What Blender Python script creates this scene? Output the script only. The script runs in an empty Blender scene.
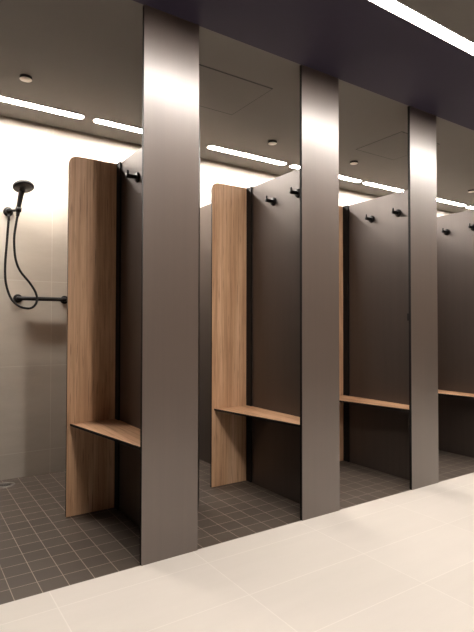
import bpy, bmesh, math, random
from mathutils import Vector, Matrix

# ------------------------------------------------------------------ camera, world, exposure
sc = bpy.context.scene
C = sc.collection
F_PX, YAW, PIT, ROL = 503.03, 0.588387, 0.020994, 0.001644
cam_d = bpy.data.cameras.new('camera')
cam_d.sensor_fit = 'VERTICAL'
cam_d.sensor_height = 36.0
cam_d.sensor_width = 27.0
cam_d.lens = F_PX / 632 * 36.0
cam_d.clip_start = 0.02
cam = bpy.data.objects.new('camera', cam_d)
C.objects.link(cam)
fw = Vector((math.sin(YAW) * math.cos(PIT), math.cos(YAW) * math.cos(PIT), math.sin(PIT)))
rt = Vector((math.cos(YAW), -math.sin(YAW), 0))
up = rt.cross(fw)
r2 = rt * math.cos(ROL) + up * math.sin(ROL)
u2 = -rt * math.sin(ROL) + up * math.cos(ROL)
cam.matrix_world = Matrix(((r2.x, u2.x, -fw.x, 0), (r2.y, u2.y, -fw.y, -2.0894),
                           (r2.z, u2.z, -fw.z, 1.05), (0, 0, 0, 1)))
sc.camera = cam

w = bpy.data.worlds.new('world')
sc.world = w
w.use_nodes = True
w.node_tree.nodes['Background'].inputs[0].default_value = (0.9, 0.85, 0.8, 1)
w.node_tree.nodes['Background'].inputs[1].default_value = 0.0

sc.view_settings.view_transform = 'Standard'
sc.view_settings.look = 'None'
sc.view_settings.gamma = 1
sc.view_settings.exposure = 2.1
sc.view_settings.use_curve_mapping = False

LED_CORRIDOR = 27.0
LED_CUBICLE = 48.0
LED_COLOR = (1.0, 0.93, 0.86, 1)

# ------------------------------------------------------------------ measured dimensions (metres)
A0 = 0.8886        # left edge of the first pillar in view
PW = 0.2814        # pillar width
P = 0.9287         # pitch of the row
ZC = 2.495         # ceiling height
YW = 0.745         # face of the timber screens
YB = 1.672         # tiled back wall
XD = 0.1600        # divider face, right of the pillar's left edge
ZD = 2.0           # divider height
T = 0.013          # laminate thickness

# ------------------------------------------------------------------ materials
def new_mat(name):
    m = bpy.data.materials.new(name)
    m.use_nodes = True
    nt = m.node_tree
    b = nt.nodes['Principled BSDF']
    return m, nt, b

def N(nt, kind, **kw):
    n = nt.nodes.new(kind)
    for k, v in kw.items():
        if k.startswith('_'):
            setattr(n, k[1:], v)
        else:
            n.inputs[k.replace('0', ' ') if k not in n.inputs else k].default_value = v
    return n

def coords(nt, scale=(1, 1, 1), loc=(0, 0, 0), rot=(0, 0, 0), kind='Object'):
    tc = nt.nodes.new('ShaderNodeTexCoord')
    mp = nt.nodes.new('ShaderNodeMapping')
    mp.inputs['Scale'].default_value = scale
    mp.inputs['Location'].default_value = loc
    mp.inputs['Rotation'].default_value = rot
    nt.links.new(tc.outputs[kind], mp.inputs['Vector'])
    return mp.outputs['Vector']

def ramp(nt, fac, stops):
    r = nt.nodes.new('ShaderNodeValToRGB')
    el = r.color_ramp.elements
    while len(el) < len(stops):
        el.new(0.5)
    for e, (p, c) in zip(el, stops):
        e.position = p
        e.color = (*c, 1)
    nt.links.new(fac, r.inputs['Fac'])
    return r.outputs['Color']

def plain(name, col, rough=0.5, metal=0.0, spec=0.5, var=0.06, nscale=40):
    m, nt, b = new_mat(name)
    n = N(nt, 'ShaderNodeTexNoise', Scale=nscale, Detail=3.0)
    nt.links.new(coords(nt), n.inputs['Vector'])
    c = ramp(nt, n.outputs['Fac'], [(0.3, tuple(x * (1 - var) for x in col)), (0.7, tuple(min(1, x * (1 + var)) for x in col))])
    nt.links.new(c, b.inputs['Base Color'])
    b.inputs['Roughness'].default_value = rough
    b.inputs['Metallic'].default_value = metal
    b.inputs['Specular IOR Level'].default_value = spec
    return m

def laminate(name, col, rough, metal, var=0.10, spec=0.5, coat=0.0):
    """brown laminate with a fine vertical brushed figure"""
    m, nt, b = new_mat(name)
    n = N(nt, 'ShaderNodeTexNoise', Scale=1.0, Detail=4.0, Roughness=0.6)
    nt.links.new(coords(nt, (230, 230, 2.2)), n.inputs['Vector'])
    n2 = N(nt, 'ShaderNodeTexNoise', Scale=1.0, Detail=2.0)
    nt.links.new(coords(nt, (26, 26, 0.8)), n2.inputs['Vector'])
    mx = N(nt, 'ShaderNodeMath', _operation='ADD')
    h = N(nt, 'ShaderNodeMath', _operation='MULTIPLY')
    h.inputs[1].default_value = 0.5
    nt.links.new(n.outputs['Fac'], mx.inputs[0])
    nt.links.new(n2.outputs['Fac'], mx.inputs[1])
    nt.links.new(mx.outputs[0], h.inputs[0])
    c = ramp(nt, h.outputs[0], [(0.30, tuple(x * (1 - var) for x in col)), (0.70, tuple(x * (1 + var) for x in col))])
    nt.links.new(c, b.inputs['Base Color'])
    b.inputs['Roughness'].default_value = rough
    b.inputs['Metallic'].default_value = metal
    b.inputs['Specular IOR Level'].default_value = spec
    b.inputs['Coat Weight'].default_value = coat
    b.inputs['Coat Roughness'].default_value = 0.32
    b.inputs['Coat IOR'].default_value = 1.9
    bp = N(nt, 'ShaderNodeBump', Strength=0.05, Distance=0.001)
    nt.links.new(n.outputs['Fac'], bp.inputs['Height'])
    nt.links.new(bp.outputs['Normal'], b.inputs['Normal'])
    return m

def oak(name, rot=(0, 0, 0), seed=0.0):
    """light oak decor, the grain running along local z (turned by rot for the benches)"""
    m, nt, b = new_mat(name)
    oi = nt.nodes.new('ShaderNodeObjectInfo')
    sh = N(nt, 'ShaderNodeVectorMath', _operation='SCALE')
    sh.inputs['Scale'].default_value = 0.37
    nt.links.new(oi.outputs['Location'], sh.inputs[0])
    def vec(scale):
        ad = N(nt, 'ShaderNodeVectorMath', _operation='ADD')
        tc = nt.nodes.new('ShaderNodeTexCoord')
        nt.links.new(tc.outputs['Object'], ad.inputs[0])
        nt.links.new(sh.outputs[0], ad.inputs[1])
        mp = nt.nodes.new('ShaderNodeMapping')
        mp.inputs['Rotation'].default_value = rot
        nt.links.new(ad.outputs[0], mp.inputs['Vector'])
        mp2 = nt.nodes.new('ShaderNodeMapping')
        mp2.inputs['Scale'].default_value = scale
        mp2.inputs['Location'].default_value = (seed, seed, seed)
        nt.links.new(mp.outputs[0], mp2.inputs['Vector'])
        return mp2.outputs[0]
    broad = N(nt, 'ShaderNodeTexNoise', Scale=1.0, Detail=3.0, Distortion=0.6)
    nt.links.new(vec((11, 11, 0.8)), broad.inputs['Vector'])
    fine = N(nt, 'ShaderNodeTexNoise', Scale=1.0, Detail=5.0, Roughness=0.65, Distortion=0.3)
    nt.links.new(vec((90, 90, 3.0)), fine.inputs['Vector'])
    pores = N(nt, 'ShaderNodeTexNoise', Scale=1.0, Detail=3.0)
    nt.links.new(vec((120, 120, 5.0)), pores.inputs['Vector'])
    rings = N(nt, 'ShaderNodeTexWave', Scale=1.0, Distortion=7.0, Detail=3.0)
    rings.inputs['Detail Scale'].default_value = 0.7
    nt.links.new(vec((9, 9, 1.1)), rings.inputs['Vector'])
    c1 = ramp(nt, broad.outputs['Fac'], [(0.3, (0.49, 0.275, 0.150)), (0.52, (0.66, 0.405, 0.24)), (0.72, (0.76, 0.50, 0.32))])
    c2 = ramp(nt, fine.outputs['Fac'], [(0.34, (0.62, 0.55, 0.48)), (0.58, (1, 1, 1))])
    c3 = ramp(nt, rings.outputs['Fac'], [(0.0, (0.80, 0.75, 0.70)), (0.35, (1, 1, 1))])
    c4 = ramp(nt, pores.outputs['Fac'], [(0.32, (0.30, 0.20, 0.15)), (0.40, (1, 1, 1))])
    last = c1
    for c in (c2, c3, c4):
        mm = N(nt, 'ShaderNodeMix', _data_type='RGBA', _blend_type='MULTIPLY')
        mm.inputs[0].default_value = 0.52
        nt.links.new(last, mm.inputs[6])
        nt.links.new(c, mm.inputs[7])
        last = mm.outputs[2]
    nt.links.new(last, b.inputs['Base Color'])
    b.inputs['Roughness'].default_value = 0.5
    bp = N(nt, 'ShaderNodeBump', Strength=0.08, Distance=0.001)
    nt.links.new(fine.outputs['Fac'], bp.inputs['Height'])
    nt.links.new(bp.outputs['Normal'], b.inputs['Normal'])
    return m

def tiles(name, c1, c2, grout, bw, rh, mortar, loc, rot=(0, 0, 0), rough=0.4, streak=None, bump=0.25, spec=0.5, streak_lo=0.88):
    """tiled surface: brick texture on object coordinates (1 unit = 1 m)"""
    m, nt, b = new_mat(name)
    br = nt.nodes.new('ShaderNodeTexBrick')
    br.offset = 0.0
    br.squash = 1.0
    br.inputs['Scale'].default_value = 1.0
    br.inputs['Brick Width'].default_value = bw
    br.inputs['Row Height'].default_value = rh
    br.inputs['Mortar Size'].default_value = mortar
    br.inputs['Mortar Smooth'].default_value = 0.2
    br.inputs['Bias'].default_value = 0.0
    br.inputs['Color1'].default_value = (*c1, 1)
    br.inputs['Color2'].default_value = (*c2, 1)
    br.inputs['Mortar'].default_value = (*grout, 1)
    nt.links.new(coords(nt, loc=loc, rot=rot), br.inputs['Vector'])
    n = N(nt, 'ShaderNodeTexNoise', Scale=1.0, Detail=5.0, Roughness=0.6)
    nt.links.new(coords(nt, streak or (3, 3, 3)), n.inputs['Vector'])
    c = ramp(nt, n.outputs['Fac'], [(0.3, (streak_lo,) * 3), (0.7, (1, 1, 1))])
    mm = N(nt, 'ShaderNodeMix', _data_type='RGBA', _blend_type='MULTIPLY')
    mm.inputs[0].default_value = 1.0
    nt.links.new(br.outputs['Color'], mm.inputs[6])
    nt.links.new(c, mm.inputs[7])
    nt.links.new(mm.outputs[2], b.inputs['Base Color'])
    b.inputs['Roughness'].default_value = rough
    b.inputs['Specular IOR Level'].default_value = spec
    inv = N(nt, 'ShaderNodeMath', _operation='SUBTRACT')
    inv.inputs[0].default_value = 1.0
    nt.links.new(br.outputs['Fac'], inv.inputs[1])
    bp = N(nt, 'ShaderNodeBump', Strength=bump, Distance=0.002)
    nt.links.new(inv.outputs[0], bp.inputs['Height'])
    nt.links.new(bp.outputs['Normal'], b.inputs['Normal'])
    return m

def emitter(name, strength):
    m, nt, b = new_mat(name)
    b.inputs['Base Color'].default_value = (0.9, 0.9, 0.88, 1)
    b.inputs['Emission Color'].default_value = LED_COLOR
    b.inputs['Emission Strength'].default_value = strength
    return m

M = dict(
    pillar=laminate('pillar_laminate', (0.086, 0.058, 0.043), 0.42, 0.2, spec=0.5, coat=0.95),
    divider=laminate('divider_laminate', (0.066, 0.049, 0.041), 0.40, 0.35, spec=0.8),
    edge=plain('black_laminate_edge', (0.005, 0.004, 0.004), 0.6, 0.0, 0.25),
    door=laminate('door_laminate', (0.030, 0.022, 0.018), 0.75, 0.0, spec=0.15),
    oak=oak('oak_vertical'),
    oak_bench=oak('oak_bench', rot=(math.radians(90), 0, 0), seed=3.1),
    black=plain('matt_black_metal', (0.006, 0.005, 0.005), 0.45, 0.0, 0.25),
    rubber=plain('black_hose', (0.005, 0.004, 0.004), 0.5, 0.0, 0.2),
    led_corridor=emitter('corridor_led', LED_CORRIDOR),
    led_cubicle=emitter('cubicle_led', LED_CUBICLE),
    white_metal=plain('white_painted_metal', (0.6, 0.57, 0.53), 0.5),
    plate=plain('pale_cover_plate', (0.80, 0.76, 0.70), 0.5),
    steel=plain('brushed_steel', (0.20, 0.18, 0.16), 0.45, 0.7),
    dark=plain('dark_gap', (0.015, 0.013, 0.012), 0.7),
    ceil_in=plain('grey_ceiling_paint', (0.155, 0.141, 0.126), 0.85, var=0.03, nscale=3),
    ceil_out=plain('aubergine_ceiling_paint', (0.020, 0.0135, 0.036), 0.75, var=0.05, nscale=3),
    trim=plain('bronze_trim', (0.16, 0.13, 0.115), 0.5),
    wall_paint=plain('warm_grey_wall_paint', (0.13, 0.115, 0.105), 0.7, var=0.03, nscale=3),
    floor=tiles('cream_floor_tiles', (0.57, 0.525, 0.475), (0.555, 0.51, 0.46), (0.635, 0.59, 0.535),
                0.6465, 0.32, 0.0022, (-1.147 + 0.6465 * 10, 0.14 + 0.32 * 20, 0), rough=0.42, streak=(2, 14, 2), bump=0.1, streak_lo=0.965),
    shower_floor=tiles('brown_mosaic_floor', (0.080, 0.061, 0.047), (0.066, 0.050, 0.039), (0.33, 0.275, 0.225),
                       0.10388, 0.1022, 0.0016, (-0.478 + 0.10388 * 60, 0.0 + 0.1022 * 10, 0), rough=0.45, streak=(8, 160, 8)),
    wall_tile=tiles('beige_wall_tiles', (0.45, 0.405, 0.345), (0.43, 0.387, 0.33), (0.54, 0.50, 0.435),
                    0.6, 0.6, 0.002, (-0.9 + 6, 6 - 0.17, 0), rot=(math.radians(-90), 0, 0), rough=0.34, streak=(3, 3, 9), bump=0.12),
)

# ------------------------------------------------------------------ mesh helpers
def add_box(bm, lo, hi, mi=0, face_mi=None):
    """box; face_mi maps '-x','+x','-y','+y','-z','+z' to a material slot"""
    x0, y0, z0 = lo
    x1, y1, z1 = hi
    v = [bm.verts.new(p) for p in ((x0, y0, z0), (x1, y0, z0), (x1, y1, z0), (x0, y1, z0),
                                   (x0, y0, z1), (x1, y0, z1), (x1, y1, z1), (x0, y1, z1))]
    for key, idx in (('-z', (3, 2, 1, 0)), ('+z', (4, 5, 6, 7)), ('-y', (0, 1, 5, 4)),
                     ('+x', (1, 2, 6, 5)), ('+y', (2, 3, 7, 6)), ('-x', (3, 0, 4, 7))):
        f = bm.faces.new([v[i] for i in idx])
        f.material_index = (face_mi or {}).get(key, mi)
    return v

def add_prism(bm, outline, axis, lo, hi, cap_mi=0, side_mi=0):
    """extrude a 2-D outline along axis ('y' outline is x,z; 'z' outline is x,y)"""
    def pt(p, d):
        return (p[0], d, p[1]) if axis == 'y' else (p[0], p[1], d)
    a = [bm.verts.new(pt(p, lo)) for p in outline]
    b = [bm.verts.new(pt(p, hi)) for p in outline]
    f = bm.faces.new(a); f.material_index = cap_mi
    f = bm.faces.new(b[::-1]); f.material_index = cap_mi
    n = len(outline)
    for i in range(n):
        f = bm.faces.new((a[i], b[i], b[(i + 1) % n], a[(i + 1) % n]))
        f.material_index = side_mi
    bmesh.ops.recalc_face_normals(bm, faces=bm.faces)

def add_lathe(bm, prof, origin, axis, seg=28, mi=0):
    """turn a profile [(r, h), ...] about the axis through origin"""
    ax = Vector(axis).normalized()
    t = Vector((0, 0, 1)) if abs(ax.z) < 0.9 else Vector((1, 0, 0))
    e1 = ax.cross(t).normalized()
    e2 = ax.cross(e1).normalized()
    o = Vector(origin)
    rings = []
    for r, h in prof:
        if r < 1e-6:
            rings.append([bm.verts.new(o + ax * h)])
        else:
            rings.append([bm.verts.new(o + ax * h + (e1 * math.cos(2 * math.pi * k / seg) + e2 * math.sin(2 * math.pi * k / seg)) * r) for k in range(seg)])
    for a, b in zip(rings, rings[1:]):
        for k in range(seg):
            k2 = (k + 1) % seg
            if len(a) == 1 and len(b) == 1:
                continue
            if len(a) == 1:
                f = bm.faces.new((a[0], b[k], b[k2]))
            elif len(b) == 1:
                f = bm.faces.new((a[k], b[0], a[k2]))
            else:
                f = bm.faces.new((a[k], b[k], b[k2], a[k2]))
            f.smooth = True
            f.material_index = mi
    bmesh.ops.recalc_face_normals(bm, faces=bm.faces)

def add_tube(bm, pts, radius, seg=12, sub=6):
    """smooth tube through points (Catmull-Rom); radius a number or one per point"""
    P_ = [Vector(p) for p in pts]
    R_ = radius if isinstance(radius, (list, tuple)) else [radius] * len(P_)
    path, rad = [], []
    for i in range(len(P_) - 1):
        p0, p1, p2, p3 = P_[max(i - 1, 0)], P_[i], P_[i + 1], P_[min(i + 2, len(P_) - 1)]
        for s in range(sub):
            t = s / sub
            path.append(0.5 * ((2 * p1) + (p2 - p0) * t + (2 * p0 - 5 * p1 + 4 * p2 - p3) * t * t + (-p0 + 3 * p1 - 3 * p2 + p3) * t ** 3))
            rad.append(R_[i] * (1 - t) + R_[i + 1] * t)
    path.append(P_[-1])
    rad.append(R_[-1])
    tan0 = (path[1] - path[0]).normalized()
    nrm = tan0.cross(Vector((0, 1, 0.01))).normalized()
    rings = []
    for i, p in enumerate(path):
        tn = (path[min(i + 1, len(path) - 1)] - path[max(i - 1, 0)]).normalized()
        nrm = (nrm - tn * nrm.dot(tn)).normalized()
        bn = tn.cross(nrm)
        rings.append([bm.verts.new(p + (nrm * math.cos(2 * math.pi * k / seg) + bn * math.sin(2 * math.pi * k / seg)) * rad[i]) for k in range(seg)])
    for a, b in zip(rings, rings[1:]):
        for k in range(seg):
            f = bm.faces.new((a[k], b[k], b[(k + 1) % seg], a[(k + 1) % seg]))
            f.smooth = True
    bm.faces.new(rings[0][::-1])
    bm.faces.new(rings[-1])
    bmesh.ops.recalc_face_normals(bm, faces=bm.faces)

def obj(name, bm, mats, parent=None, loc=(0, 0, 0), bevel=0.0):
    me = bpy.data.meshes.new(name)
    if bevel:
        bmesh.ops.bevel(bm, geom=list(bm.edges), offset=bevel, segments=2, affect='EDGES', profile=0.5)
    bm.to_mesh(me)
    bm.free()
    for m in (mats if isinstance(mats, (list, tuple)) else [mats]):
        me.materials.append(m)
    o = bpy.data.objects.new(name, me)
    o.location = loc
    C.objects.link(o)
    if parent is not None:
        o.parent = parent
    return o

def tag(o, label, cat, group=None):
    o['label'] = label
    o['category'] = cat
    if group:
        o['group'] = group
    return o

def thing(name, label, cat, loc=(0, 0, 0), group=None):
    o = bpy.data.objects.new(name, None)
    o.empty_display_size = 0.05
    o.location = loc
    C.objects.link(o)
    return tag(o, label, cat, group)

def struct(name, bm, mat):
    o = obj(name, bm, mat)
    o['kind'] = 'structure'
    return o

def copy_tree(o, loc, label=None):
    c = o.copy()
    C.objects.link(c)
    c.location = loc
    if label:
        c['label'] = label
    for ch in o.children:
        d = ch.copy()
        C.objects.link(d)
        d.parent = c
        for g in ch.children:
            e = g.copy()
            C.objects.link(e)
            e.parent = d
    return c

# ------------------------------------------------------------------ the setting
X0, X1, YF = -2.4, 8.2, -3.3
bm = bmesh.new(); add_box(bm, (X0, YF, -0.1), (X1, 0.0, 0.0)); struct('floor', bm, M['floor'])
bm = bmesh.new(); add_box(bm, (X0, 0.0, -0.1), (X1, YB, 0.0)); struct('floor.001', bm, M['shower_floor'])
bm = bmesh.new(); add_box(bm, (X0, YB, -0.1), (X1, YB + 0.1, 2.62)); struct('wall_back', bm, M['wall_tile'])
bm = bmesh.new(); add_box(bm, (X0, YF - 0.1, -0.1), (X1, YF, 2.62)); struct('wall_front', bm, M['wall_paint'])
bm = bmesh.new(); add_box(bm, (X0 - 0.1, YF - 0.1, -0.1), (X0, YB + 0.1, 2.62)); struct('wall_left', bm, M['wall_paint'])
bm = bmesh.new(); add_box(bm, (X1, YF - 0.1, -0.1), (X1 + 0.1, YB + 0.1, 2.62)); struct('wall_right', bm, M['wall_paint'])
bm = bmesh.new(); add_box(bm, (X0, 0.004, ZC + 0.003), (X1, YB - 0.010, ZC + 0.12)); struct('ceiling', bm, M['ceil_in'])
bm = bmesh.new(); add_box(bm, (X0, -0.62, ZC), (X1, 0.0, ZC + 0.12)); struct('ceiling.001', bm, M['ceil_out'])
bm = bmesh.new(); add_box(bm, (X0, YF, ZC), (X1, -0.62, ZC + 0.12)); struct('ceiling.002', bm, M['ceil_in'])
bm = bmesh.new(); add_box(bm, (X0, 0.0, ZC + 0.001), (X1, 0.004, ZC + 0.03)); struct('trim_1', bm, M['trim'])
bm = bmesh.new(); add_box(bm, (X0, YB - 0.010, ZC + 0.012), (X1, YB, ZC + 0.12)); struct('trim_2', bm, M['dark'])

# ------------------------------------------------------------------ pillar panels
EDGES = {'-x': 1, '+x': 1, '-z': 1, '+z': 1}
bm = bmesh.new()
add_box(bm, (0, T - 0.018, 0.0), (PW, T, ZC), 0, EDGES)
pil = obj('pillar_panel', bm, [M['pillar'], M['edge']])
pil.location = (A0, 0, 0)
PG = 'full-height pillar panels between the shower cubicles'
tag(pil, 'tall brown brushed laminate pillar panel nearest the camera, widest of all, by the hand shower cubicle', 'pillar', PG)
pillar_labels = {
    -1: 'brown brushed laminate pillar panel just outside the left edge, before the hand shower cubicle',
    1: 'tall brown brushed laminate pillar panel in the middle, between two oak benches',
    2: 'narrow-looking brown laminate pillar panel farthest right in view, with a small black latch keeper',
    3: 'brown brushed laminate pillar panel beyond the right edge, fourth along the row'}
pillars = {0: pil}
for i, lb in pillar_labels.items():
    pillars[i] = copy_tree(pil, (A0 + i * P, 0, 0), lb)
bm = bmesh.new()
add_box(bm, (0.001, T + 0.0005, 1.090), (0.016, T + 0.014, 1.138))
obj('latch_keeper', bm, M['black'], pillars[2], bevel=0.0015)['label'] = 'small black latch keeper'

# ------------------------------------------------------------------ dividers
bm = bmesh.new()
add_box(bm, (0, T + 0.0005, 0.0), (T, YB - 0.001, ZD), 0, {'-y': 1, '+y': 1, '-z': 1, '+z': 1})
dv = obj('divider_panel', bm, [M['divider'], M['edge']])
dv.location = (A0 + XD, 0, 0)
tag(dv, 'dark brown laminate divider panel in deep shade behind the nearest pillar', 'partition', 'divider panels between the cubicles')
for i, lb in {-1: 'dark brown laminate divider panel outside the left edge, left of the hand shower',
              1: 'dark brown laminate divider panel with two coat hooks, left of the middle pillar',
              2: 'dark brown laminate divider panel with two coat hooks, between middle and right pillars',
              3: 'dark brown laminate divider panel with two coat hooks at the right edge of the photo'}.items():
    copy_tree(dv, (A0 + XD + i * P, 0, 0), lb)

# ------------------------------------------------------------------ oak screens at the end of the benches
bm = bmesh.new()
Wd, R = 0.2742, 0.048
out = [(0, 0.002), (0, ZD + 0.004 - R)]
for k in range(1, 9):
    a = math.pi - k * math.pi / 16
    out.append((R + R * math.cos(a), ZD + 0.004 - R + R * math.sin(a)))
out += [(Wd, ZD + 0.004), (Wd, 0.002)]
add_prism(bm, out, 'y', 0, T, 0, 1)
sn = thing('oak_screen', '', 'screen', (A0 - 0.1235, YW, 0))
obj('panel', bm, [M['oak'], M['edge']], sn)
bm = bmesh.new()
add_box(bm, (Wd + 0.0004, -0.056, 0.002), (XD + 0.1235 - 0.0005, -0.0005 + T, ZD + 0.003))
obj('mounting_channel', bm, M['edge'], sn)['label'] = 'black channel between oak panel and divider'
tag(sn, 'tall oak screen panel beside the hand shower, its right half in the pillar shadow', 'screen', 'oak privacy screens with one rounded top corner')
for i, lb in {1: 'tall fully lit oak screen panel with rounded top corner, right of the nearest pillar',
              2: 'oak screen panel showing only as a thin strip beside the middle pillar',
              3: 'oak screen panel hidden behind the right-hand pillar'}.items():
    copy_tree(sn, (A0 - 0.1235 + i * P, YW, 0), lb)

# ------------------------------------------------------------------ benches
bm = bmesh.new()
bo = [(0.006, T + 0.001), (XD - 0.0005, T + 0.001), (XD - 0.0005, YW - 0.057), (0.1505, YW - 0.057), (0.1505, YW - 0.0005), (-0.106, YW - 0.0005)]
lo = [bm.verts.new((x, y, 0.500)) for x, y in bo]
hi = [bm.verts.new((x, y, 0.513)) for x, y in bo]
f = bm.faces.new(lo[::-1]); f.material_index = 1
f = bm.faces.new(hi); f.material_index = 0
for k in range(len(lo)):
    f = bm.faces.new((lo[k], lo[(k + 1) % len(lo)], hi[(k + 1) % len(lo)], hi[k])); f.material_index = 1
bmesh.ops.recalc_face_normals(bm, faces=bm.faces)
bn = thing('bench', 'oak bench shelf with black edge nearest the camera, half shaded by the pillar', 'bench', (A0, 0, 0), 'oak bench shelves in the cubicles')
obj('seat', bm, [M['oak_bench'], M['edge']], bn)
bm = bmesh.new()
add_box(bm, (XD - 0.022, 0.12, 0.480), (XD - 0.0006, 0.66, 0.4995))
obj('support_rail', bm, M['edge'], bn)['label'] = 'dark rail under the seat along the divider'
for i, lb in {1: 'oak bench shelf with black edge ending at the middle pillar, fully lit',
              2: 'oak bench shelf seen nearly edge-on between the middle and right pillars',
              3: 'oak bench shelf cut by the right edge of the photo, right of the last pillar'}.items():
    copy_tree(bn, (A0 + i * P, 0, 0), lb)

# ------------------------------------------------------------------ coat hooks
def coat_hook():
    t = thing('coat_hook', '', 'hook', (0, 0, 0), 'black coat hooks on the dividers')
    bm = bmesh.new()
    add_lathe(bm, [(0, 0), (0.026, 0), (0.026, 0.009), (0.022, 0.013), (0, 0.013)], (0, 0, 0), (-1, 0, 0))
    obj('base_plate', bm, M['black'], t)
    bm = bmesh.new()
    add_lathe(bm, [(0, 0.012), (0.011, 0.012), (0.011, 0.062), (0.009, 0.066), (0, 0.066)], (0, 0, 0), (-1, 0, 0), 20)
    obj('peg', bm, M['black'], t)
    bm = bmesh.new()
    add_lathe(bm, [(0, 0.004), (0.0055, 0.004), (0.0055, 0.026), (0.004, 0.029), (0, 0.029)], (-0.058, 0, 0), (0, 0, 1), 14)
    obj('upright_pin', bm, M['black'], t)
    return t
hk = coat_hook()
hx = lambda i: A0 + XD + i * P + 0.0010
hooks = [
    (0, 0.447, 'black coat hook in shade at the top of the divider beside the nearest pillar'),
    (1, 0.452, 'lower-looking black coat hook right of the lit oak screen, middle of the photo'),
    (1, 0.210, 'black coat hook touching the left edge of the middle pillar'),
    (2, 0.460, 'left black coat hook of the pair between middle and right pillars'),
    (2, 0.218, 'right black coat hook of the pair between middle and right pillars'),
    (3, 0.455, 'black coat hook just right of the farthest right pillar'),
    (3, 0.215, 'black coat hook cut by the right edge of the photo')]
for k, (i, y, lb) in enumerate(hooks):
    loc = (hx(i), y, 1.852)
    if k == 0:
        hk.location = loc
        hk['label'] = lb
    else:
        copy_tree(hk, loc, lb)

# ------------------------------------------------------------------ cubicle door, standing open behind the first pillar
dr = thing('cubicle_door', 'brown laminate cubicle door standing open, thin dark edge right of the nearest pillar', 'door',
           (A0 + PW - 0.004, T + 0.012, 0))
ang = math.atan2(0.575 - 0.025, 0.332)
dr.rotation_euler = (0, 0, ang)
bm = bmesh.new()
add_box(bm, (0.010, -T / 2, 0.012), (0.648, T / 2, 2.235), 0, {'-x': 1, '+x': 1, '-z': 1, '+z': 1})
obj('door_leaf', bm, [M['door'], M['edge']], dr)
for z in (0.25, 1.15, 2.0):
    bm = bmesh.new()
    add_lathe(bm, [(0, 0), (0.006, 0), (0.006, 0.08), (0, 0.08)], (0.003, 0, z), (0, 0, 1), 16)
    obj('hinge', bm, M['black'], dr)

# ------------------------------------------------------------------ linear lights
def linear_light(x0, x1, yc, wd, mat, label, zc=ZC, flush=False, turn=0.0):
    t = thing('linear_ceiling_light', label, 'light', ((x0 + x1) / 2, yc, zc), 'linear lights in the ceiling')
    L = (x1 - x0) / 2
    def stadium(l, r):
        o = [(l - r + r * math.cos(a), r * math.sin(a)) for a in [(-90 + 18 * k) * math.pi / 180 for k in range(11)]]
        return o + [(-l + r + r * math.cos(a), r * math.sin(a)) for a in [(90 + 18 * k) * math.pi / 180 for k in range(11)]]
    bm = bmesh.new()
    if flush:                                                   # low rim round a flush diffuser
        o_, i_ = stadium(L + 0.004, wd / 2 + 0.004), stadium(L + 0.0005, wd / 2 + 0.0005)
        rings = [[bm.verts.new((p[0], p[1], z)) for p in o] for o, z in ((o_, -0.0002), (o_, -0.006), (i_, -0.006), (i_, -0.0002))]
        for a, b in zip(rings, rings[1:] + rings[:1]):
            for k in range(len(a)):
                bm.faces.new((a[k], a[(k + 1) % len(a)], b[(k + 1) % len(a)], b[k]))
        bmesh.ops.recalc_face_normals(bm, faces=bm.faces)
    else:
        add_prism(bm, stadium(L + 0.004, wd / 2 + 0.004), 'z', -0.004, -0.0002)
    obj('frame', bm, M['white_metal'], t)
    bm = bmesh.new()
    add_prism(bm, stadium(L, wd / 2), 'z', *((-0.003, -0.0002) if flush else (-0.012, -0.0045)))
    obj('diffuser', bm, mat, t)
    t.rotation_euler = (0, 0, turn)
    return t
zi = ZC + 0.003
for x0, x1, lb in [
        (-0.60, 1.029, 'glowing linear ceiling light above the hand shower, running off the left edge'),
        (1.103, 1.925, 'glowing linear ceiling light ending behind the left side of the nearest pillar'),
        (2.029, 2.823, 'long glowing linear ceiling light above the lit oak screen'),
        (2.887, 3.783, 'glowing linear ceiling light whose two ends show either side of the middle pillar'),
        (3.842, 4.437, 'glowing linear ceiling light between middle and right pillars, above the hooks'),
        (4.500, 5.572, 'glowing linear ceiling light just right of the farthest right pillar'),
        (5.634, 6.60, 'short piece of glowing linear ceiling light inside the cubicles, at the right edge')]:
    linear_light(x0, x1, 1.373, 0.070, M['led_cubicle'], lb, zi, flush=True)
linear_light(0.875, 7.4, -0.622, 0.060, M['led_corridor'],
             'big bright linear light along the dark corridor ceiling at top right', flush=True)
linear_light(0.862 - 1.17, 0.862 + 1.17, -1.84, 0.060, M['led_corridor'],
             'linear light crossing the corridor ceiling above the camera, outside the photo', flush=True, turn=math.pi / 2)

# ------------------------------------------------------------------ ceiling discs and access panels
def ceiling_disc():
    t = thing('sprinkler_cover', '', 'sprinkler', (0, 0, 0), 'round sprinkler covers in the cubicle ceiling')
    bm = bmesh.new()
    add_lathe(bm, [(0, 0), (0.034, 0), (0.034, 0.015), (0, 0.015)], (0, 0, 0), (0, 0, -1))
    obj('collar', bm, M['dark'], t)
    bm = bmesh.new()
    add_lathe(bm, [(0, 0.0152), (0.034, 0.0152), (0.0345, 0.0160), (0.034, 0.0168), (0, 0.0175)], (0, 0, 0), (0, 0, -1))
    obj('cover_plate', bm, M['plate'], t)
    return t
sd = ceiling_disc()
for k, (x, y, lb) in enumerate([
        (0.583, 0.998, 'small round ceiling cover above the hand shower, left of the nearest pillar'),
        (2.397, 1.008, 'small round ceiling cover left of the middle pillar'),
        (3.286, 0.990, 'small round ceiling cover right of the middle pillar'),
        (5.010, 0.945, 'small round ceiling cover at the right edge of the photo')]):
    if k == 0:
        sd.location = (x, y, zi)
        sd['label'] = lb
    else:
        copy_tree(sd, (x, y, zi), lb)

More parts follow.
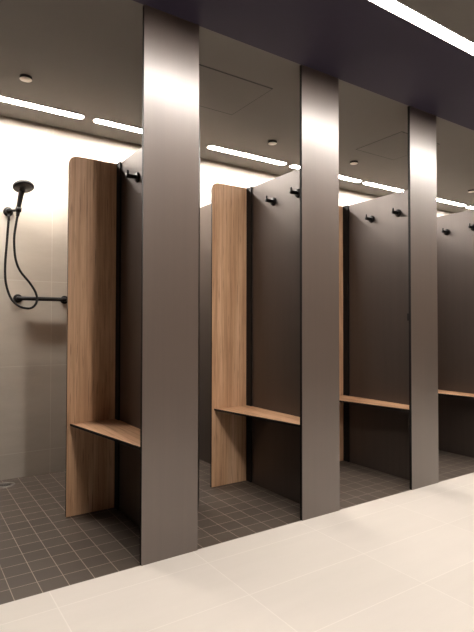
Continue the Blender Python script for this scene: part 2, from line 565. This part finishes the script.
def access_panel(x0, x1, y0, y1, gap, label):
    t = thing('access_panel', label, 'panel', ((x0 + x1) / 2, (y0 + y1) / 2, zi), 'flush access panels in the cubicle ceiling')
    hx_, hy_ = (x1 - x0) / 2, (y1 - y0) / 2
    bm = bmesh.new()                                            # dark seam all round, a hair lower than the cover
    for lo_, hi_ in (((-hx_, -hy_), (hx_, -hy_ + gap)), ((-hx_, hy_ - 0.005), (hx_, hy_)),
                     ((-hx_, -hy_ + gap), (-hx_ + 0.003, hy_ - 0.005)), ((hx_ - 0.003, -hy_ + gap), (hx_, hy_ - 0.005))):
        add_box(bm, (*lo_, -0.0020), (*hi_, -0.0002))
    obj('seam', bm, M['dark'], t)
    bm = bmesh.new()
    add_box(bm, (-hx_ + 0.003, -hy_ + gap, -0.0018), (hx_ - 0.003, hy_ - 0.005, -0.0002))
    obj('cover', bm, M['ceil_in'], t)
    return t
access_panel(1.33, 1.862, 0.310, 0.768, 0.009, 'square flush ceiling access panel with dark seams, between nearest and middle pillars')
access_panel(3.067, 3.53, 0.310, 0.764, 0.004, 'square flush ceiling access panel with thin seams, between middle and right pillars')

# ------------------------------------------------------------------ hand shower
hs = thing('hand_shower', 'black hand shower with looping hose on the tiled wall at left', 'shower', (0, 0, 0))
bm = bmesh.new()
add_lathe(bm, [(0, 0), (0.032, 0), (0.032, 0.012), (0.029, 0.016), (0, 0.016)], (0.604, YB - 0.0005, 1.840), (0, -1, 0))
obj('wall_plate', bm, M['black'], hs)
bm = bmesh.new()
add_lathe(bm, [(0, 0.014), (0.019, 0.014), (0.019, 0.045), (0.014, 0.055), (0, 0.057)], (0.604, YB, 1.840), (0, -1, 0))
add_lathe(bm, [(0, 0), (0.009, 0), (0.009, 0.055), (0, 0.055)], (0.604, YB - 0.030, 1.828), (0, -0.15, -1), 16)
obj('water_outlet', bm, M['black'], hs)
bm = bmesh.new()
add_tube(bm, [(0.610, YB - 0.045, 1.842), (0.632, YB - 0.062, 1.843), (0.652, YB - 0.082, 1.845)], 0.0085)
add_lathe(bm, [(0.010, -0.016), (0.019, -0.016), (0.020, 0.016), (0.012, 0.016)], (0.655, YB - 0.090, 1.846), (0.10, -0.1, 1), 20)
obj('holder', bm, M['black'], hs)
bm = bmesh.new()
add_tube(bm, [(0.650, YB - 0.0865, 1.800), (0.654, YB - 0.089, 1.846), (0.661, YB - 0.094, 1.900), (0.668, YB - 0.104, 1.950), (0.674, YB - 0.116, 1.978)],
         [0.011, 0.0145, 0.016, 0.018, 0.021])
obj('handle', bm, M['black'], hs)
bm = bmesh.new()
hc, hax = (0.679, YB - 0.125, 2.000), (0.08, -0.36, -1)
add_lathe(bm, [(0, -0.018), (0.040, -0.018), (0.062, -0.013), (0.068, -0.004), (0.068, 0.008), (0.064, 0.012), (0, 0.012)], hc, hax, 40)
hh = obj('shower_head', bm, M['black'], hs)
bm = bmesh.new()
add_lathe(bm, [(0, 0.0125), (0.058, 0.0125), (0.058, 0.0145), (0, 0.0145)], hc, hax, 40)
obj('spray_face', bm, plain('spray_face_grey', (0.035, 0.030, 0.028), 0.5), hh)
hose = [(0.650, 1.585, 1.802), (0.641, 1.585, 1.742), (0.631, 1.59, 1.645), (0.642, 1.60, 1.517), (0.674, 1.605, 1.43), (0.738, 1.61, 1.351),
        (0.778, 1.600, 1.279), (0.781, 1.590, 1.221), (0.755, 1.588, 1.182), (0.716, 1.588, 1.173), (0.664, 1.595, 1.19), (0.619, 1.615, 1.241),
        (0.590, 1.628, 1.337), (0.584, 1.635, 1.451), (0.594, 1.638, 1.632), (0.603, 1.636, 1.778)]
bm = bmesh.new()
add_tube(bm, hose, 0.0078)
obj('hose', bm, M['rubber'], hs)

# ------------------------------------------------------------------ grab rail
gr = thing('grab_rail', 'short black horizontal grab rail on the tiled wall below the hand shower', 'grab rail', (0, 0, 0))
xl, xr, zr = 0.672, 0.990, 1.243
for x in (xl, xr):
    bm = bmesh.new()
    add_lathe(bm, [(0, 0), (0.030, 0), (0.030, 0.010), (0.027, 0.014), (0, 0.014)], (x, YB - 0.0005, zr), (0, -1, 0))
    obj('flange', bm, M['black'], gr)
bm = bmesh.new()
add_tube(bm, [(xl, YB - 0.010, zr), (xl + 0.002, YB - 0.032, zr), (xl + 0.016, YB - 0.047, zr), (xl + 0.045, YB - 0.050, zr), ((xl + xr) / 2, YB - 0.050, zr),
              (xr - 0.045, YB - 0.050, zr), (xr - 0.016, YB - 0.047, zr), (xr - 0.002, YB - 0.032, zr), (xr, YB - 0.010, zr)], 0.0145, 16)
obj('bar', bm, M['black'], gr)

# ------------------------------------------------------------------ floor drain
fd = thing('floor_drain', 'round steel floor drain in the brown tiles at the left edge, under the hand shower', 'drain', (0.585, 1.545, 0))
bm = bmesh.new()
add_lathe(bm, [(0.034, 0.0003), (0.034, 0.0025), (0.060, 0.0025), (0.062, 0.0003)], (0, 0, 0), (0, 0, 1), 40)
obj('ring', bm, M['steel'], fd)
bm = bmesh.new()
add_lathe(bm, [(0, 0.0012), (0.0335, 0.0012), (0.0335, 0.0004), (0, 0.0004)], (0, 0, 0), (0, 0, 1), 32)
for k in range(-3, 4):
    l = math.sqrt(0.030 ** 2 - (k * 0.008) ** 2)
    add_box(bm, (-l, k * 0.008 - 0.0015, 0.0012), (l, k * 0.008 + 0.0015, 0.0020), 1)
obj('grate', bm, [M['dark'], M['steel']], fd)
